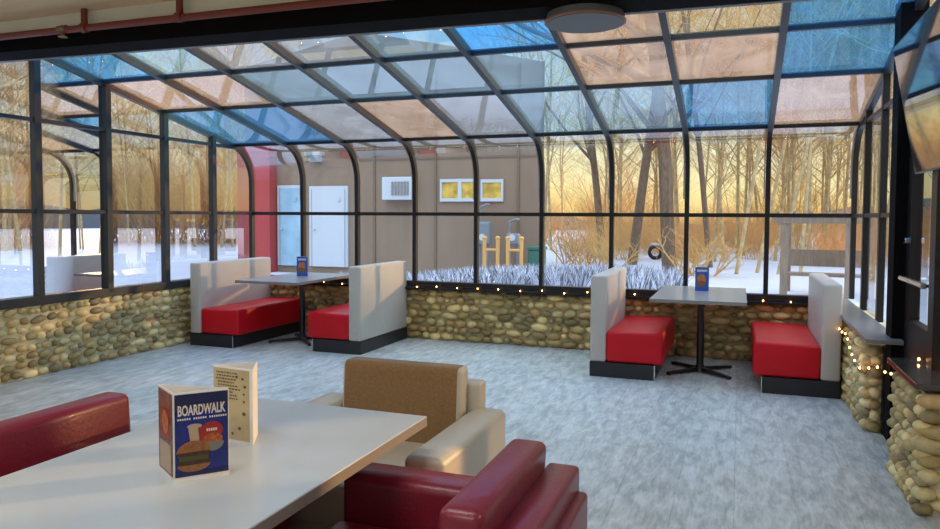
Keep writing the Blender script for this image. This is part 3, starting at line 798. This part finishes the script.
for k, (x, y) in enumerate(((9,18),(11.5,22),(7.2,15.2),(14,20.5),(10,25),(16,25),(6.6,19))): dup(far2 if k % 2 else far, (x,y,-.1), k*1.3, scale=rg.uniform(.6,.9))  # trees added mostly out of view to break up the sunlight
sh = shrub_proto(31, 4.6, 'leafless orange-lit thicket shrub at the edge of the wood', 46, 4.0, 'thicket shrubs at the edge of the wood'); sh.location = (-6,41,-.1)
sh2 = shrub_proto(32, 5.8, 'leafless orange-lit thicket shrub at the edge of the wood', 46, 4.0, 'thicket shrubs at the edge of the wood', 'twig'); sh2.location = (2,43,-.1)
for k in range(64):
    a = R(-22+88*(k+.5)/64+rg.uniform(-.8,.8)); dd = rg.uniform(40,50)
    dup(sh if k % 2 else sh2, (-dd*math.sin(a), dd*math.cos(a), -.1), rg.uniform(0,6.28), scale=rg.uniform(.8,1.2) if a > R(32) else rg.uniform(.32,.5))
for k in range(34):  # extra low brush, its orange standing in for sunlit glow on far snow
    x, y = rg.uniform(-7.5,9), rg.uniform(27,38)
    dup(sh if k % 2 else sh2, (x,y,-.1), rg.uniform(0,6.28), scale=rg.uniform(.22,.36))
for k in range(16):
    x, y = -6.5+14*(k+rg.uniform(0,1))/16, rg.uniform(27,46)
    if x > -4.5 or y > 38: dup(far if k % 2 else far2, (x,y,-.1), rg.uniform(0,6.28), scale=rg.uniform(.7,1.1))
# far wooded ridge
bm = BM(); rg2 = random.Random(4); prev = None
for k in range(121):
    a = R(-60+150*k/120); d_ = 88; x, y = -d_*math.sin(a), d_*math.cos(a); h = 1.6+1.3*math.sin(k*.21)+rg2.uniform(0,.9)
    cur = (bm.verts.new((x,y,-1)), bm.verts.new((x,y,h)))
    if prev: bm.faces.new((prev[0],cur[0],cur[1],prev[1]))
    prev = cur
struct('wall_horizon', bm, M['ridge'])
# pergola
t = thing('pergola', 'dark wooden pergola on the snow at the right, behind the rightmost booth', 'pergola', (1.6,16,-.1), R(-6))
for x in (-.75,.42,.8):
    for y in ((0,1.3) if x != .42 else (0,)):
        bm = BM(); box(bm, (x-.07,y-.07,0), (x+.07,y+.07,1.55)); obj('post', bm, M['wood'], t)
bm = BM(); box(bm, (-.95,-.09,1.5), (1.0,-.02,1.66)); box(bm, (-.95,1.32,1.5), (1.0,1.39,1.66))
for k in range(7): box(bm, (-.9+k*.3,-.25,1.66), (-.84+k*.3,1.5,1.74))
obj('roof_slats', bm, M['wood'], t)
bm = BM(); box(bm, (-.7,.3,.42), (.7,.75,.48)); box(bm, (-.7,.75,.6), (.7,.8,.95)); obj('bench_seat', bm, M['wood'], t)
# tyre planter under snow
t = thing('leaning_tyre', 'black tyre with a cap of snow standing on the snow between the two thick trunks', 'tyre', (-2.95,28.0,-.05)); t.scale = (.72,.72,.72)
bm = BM()
ring = [(.30*math.cos(k*math.pi/12), 0, .36+.30*math.sin(k*math.pi/12)) for k in range(25)]
tube(bm, ring, .10, 10); obj('rubber', bm, M['tyre'], t, True)
bm = BM(); sphere(bm, (0,0,.76), (.30,.18,.08), 3); obj('snow_cap', bm, M['snow'], t, True)
# snow-laden shrubs around it
sn = shrub_proto(41, 1.3, 'low bare shrub dusted with snow left of the thick trunk', 16, 1.0, None, 'twig'); sn.location = (-3.6,19.5,-.1)
dup(sn, (-1.15,20.5,-.1), 1.2, 'low bare shrub dusted with snow right of the thick trunk')
dup(sn, (-5.2,24,-.1), 2.2, 'low bare shrub dusted with snow beside the brown building corner')

# ------------------------------------------------------------------ world, sun, fill lights
w = bpy.data.worlds.new('World'); bpy.context.scene.world = w; w.use_nodes = True
n, l = w.node_tree.nodes, w.node_tree.links; n.clear()
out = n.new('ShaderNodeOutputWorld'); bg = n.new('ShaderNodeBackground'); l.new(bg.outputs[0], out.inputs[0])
tc = n.new('ShaderNodeTexCoord'); sp = n.new('ShaderNodeSeparateXYZ'); l.new(tc.outputs['Generated'], sp.inputs[0])
mp = n.new('ShaderNodeMapping'); mp.inputs['Scale'].default_value = (2,2,9); l.new(tc.outputs['Generated'], mp.inputs[0])
nz = n.new('ShaderNodeTexNoise'); nz.inputs['Scale'].default_value = 2.2; nz.inputs['Detail'].default_value = 6; l.new(mp.outputs[0], nz.inputs['Vector'])
ad = n.new('ShaderNodeMath'); ad.operation = 'MULTIPLY_ADD'; ad.inputs[1].default_value = .07; l.new(nz.outputs['Fac'], ad.inputs[0])
sb = n.new('ShaderNodeMath'); sb.operation = 'SUBTRACT'; sb.inputs[1].default_value = .035; l.new(sp.outputs['Z'], sb.inputs[0]); l.new(sb.outputs[0], ad.inputs[2])
cr = n.new('ShaderNodeValToRGB'); l.new(ad.outputs[0], cr.inputs[0])
e = cr.color_ramp.elements; e[0].position = 0; e[0].color = (.95,.66,.24,1); e[1].position = 1; e[1].color = (.60,.74,.90,1)
for p, c_ in ((.035,(.92,.79,.38)),(.08,(.84,.83,.56)),(.15,(.78,.84,.82)),(.23,(.50,.72,.92)),(.5,(.60,.74,.90))):
    k = e.new(p); k.color = (*c_,1)
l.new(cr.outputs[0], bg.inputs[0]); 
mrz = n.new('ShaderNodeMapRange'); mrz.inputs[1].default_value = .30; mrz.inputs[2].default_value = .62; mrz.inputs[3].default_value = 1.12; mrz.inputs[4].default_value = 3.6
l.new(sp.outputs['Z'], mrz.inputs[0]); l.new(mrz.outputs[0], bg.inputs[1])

def lamp(name, kind, loc, rot, energy, col, size=None):
    ld = bpy.data.lights.new(name, kind); ld.energy = energy; ld.color = col
    if size: ld.shape = 'RECTANGLE'; ld.size, ld.size_y = size
    o = bpy.data.objects.new(name, ld); C.objects.link(o); o.location = loc; o.rotation_euler = rot; return o
s = lamp('sun', 'SUN', (10,30,8), (0,0,0), 3.2, (1,.60,.26)); s.data.angle = R(1.5)
az, el = R(48), R(11)
dirv = Vector((math.sin(az)*math.cos(el), math.cos(az)*math.cos(el), math.sin(el)))
s.rotation_euler = dirv.to_track_quat('Z','Y').to_euler()
for i, x in enumerate((-4.6,-1.6,1.4)):  # area lights added out of view to brighten the interior
    lamp('fill_light', 'AREA', (x,1.2,3.05), (0,0,0), 22, (1,.98,.96), (1.2,.6))
lamp('fill_light', 'AREA', (-1.5,-1.5,3.05), (0,0,0), 40, (1,.98,.96), (1.2,.6))

# ------------------------------------------------------------------ camera
f = 729.; yaw, pitch, roll, E = R(20.3), R(-2.5), R(.3), 1.5
fw = Vector((-math.sin(yaw)*math.cos(pitch), math.cos(yaw)*math.cos(pitch), math.sin(pitch)))
rt = Vector((math.cos(yaw), math.sin(yaw), 0)); up = rt.cross(fw)
c_, s_ = math.cos(roll), math.sin(roll); rt2 = rt*c_+up*s_; up2 = -rt*s_+up*c_
cd = bpy.data.cameras.new('camera'); cam = bpy.data.objects.new('camera', cd); C.objects.link(cam)
m = Matrix((rt2, up2, -fw)).transposed().to_4x4(); m.translation = (0,0,E); cam.matrix_world = m
cd.sensor_width = 36; cd.lens = f/940*36; cd.clip_end = 300; cd.clip_start = .05
cd.shift_y = -(264.5-216.8-f*math.tan(-pitch))/940
bpy.context.scene.camera = cam
sc = bpy.context.scene
sc.view_settings.view_transform = 'Standard'; sc.view_settings.look = 'None'; sc.view_settings.exposure = .12
sc.cycles.transparent_max_bounces = 16; sc.cycles.max_bounces = 8
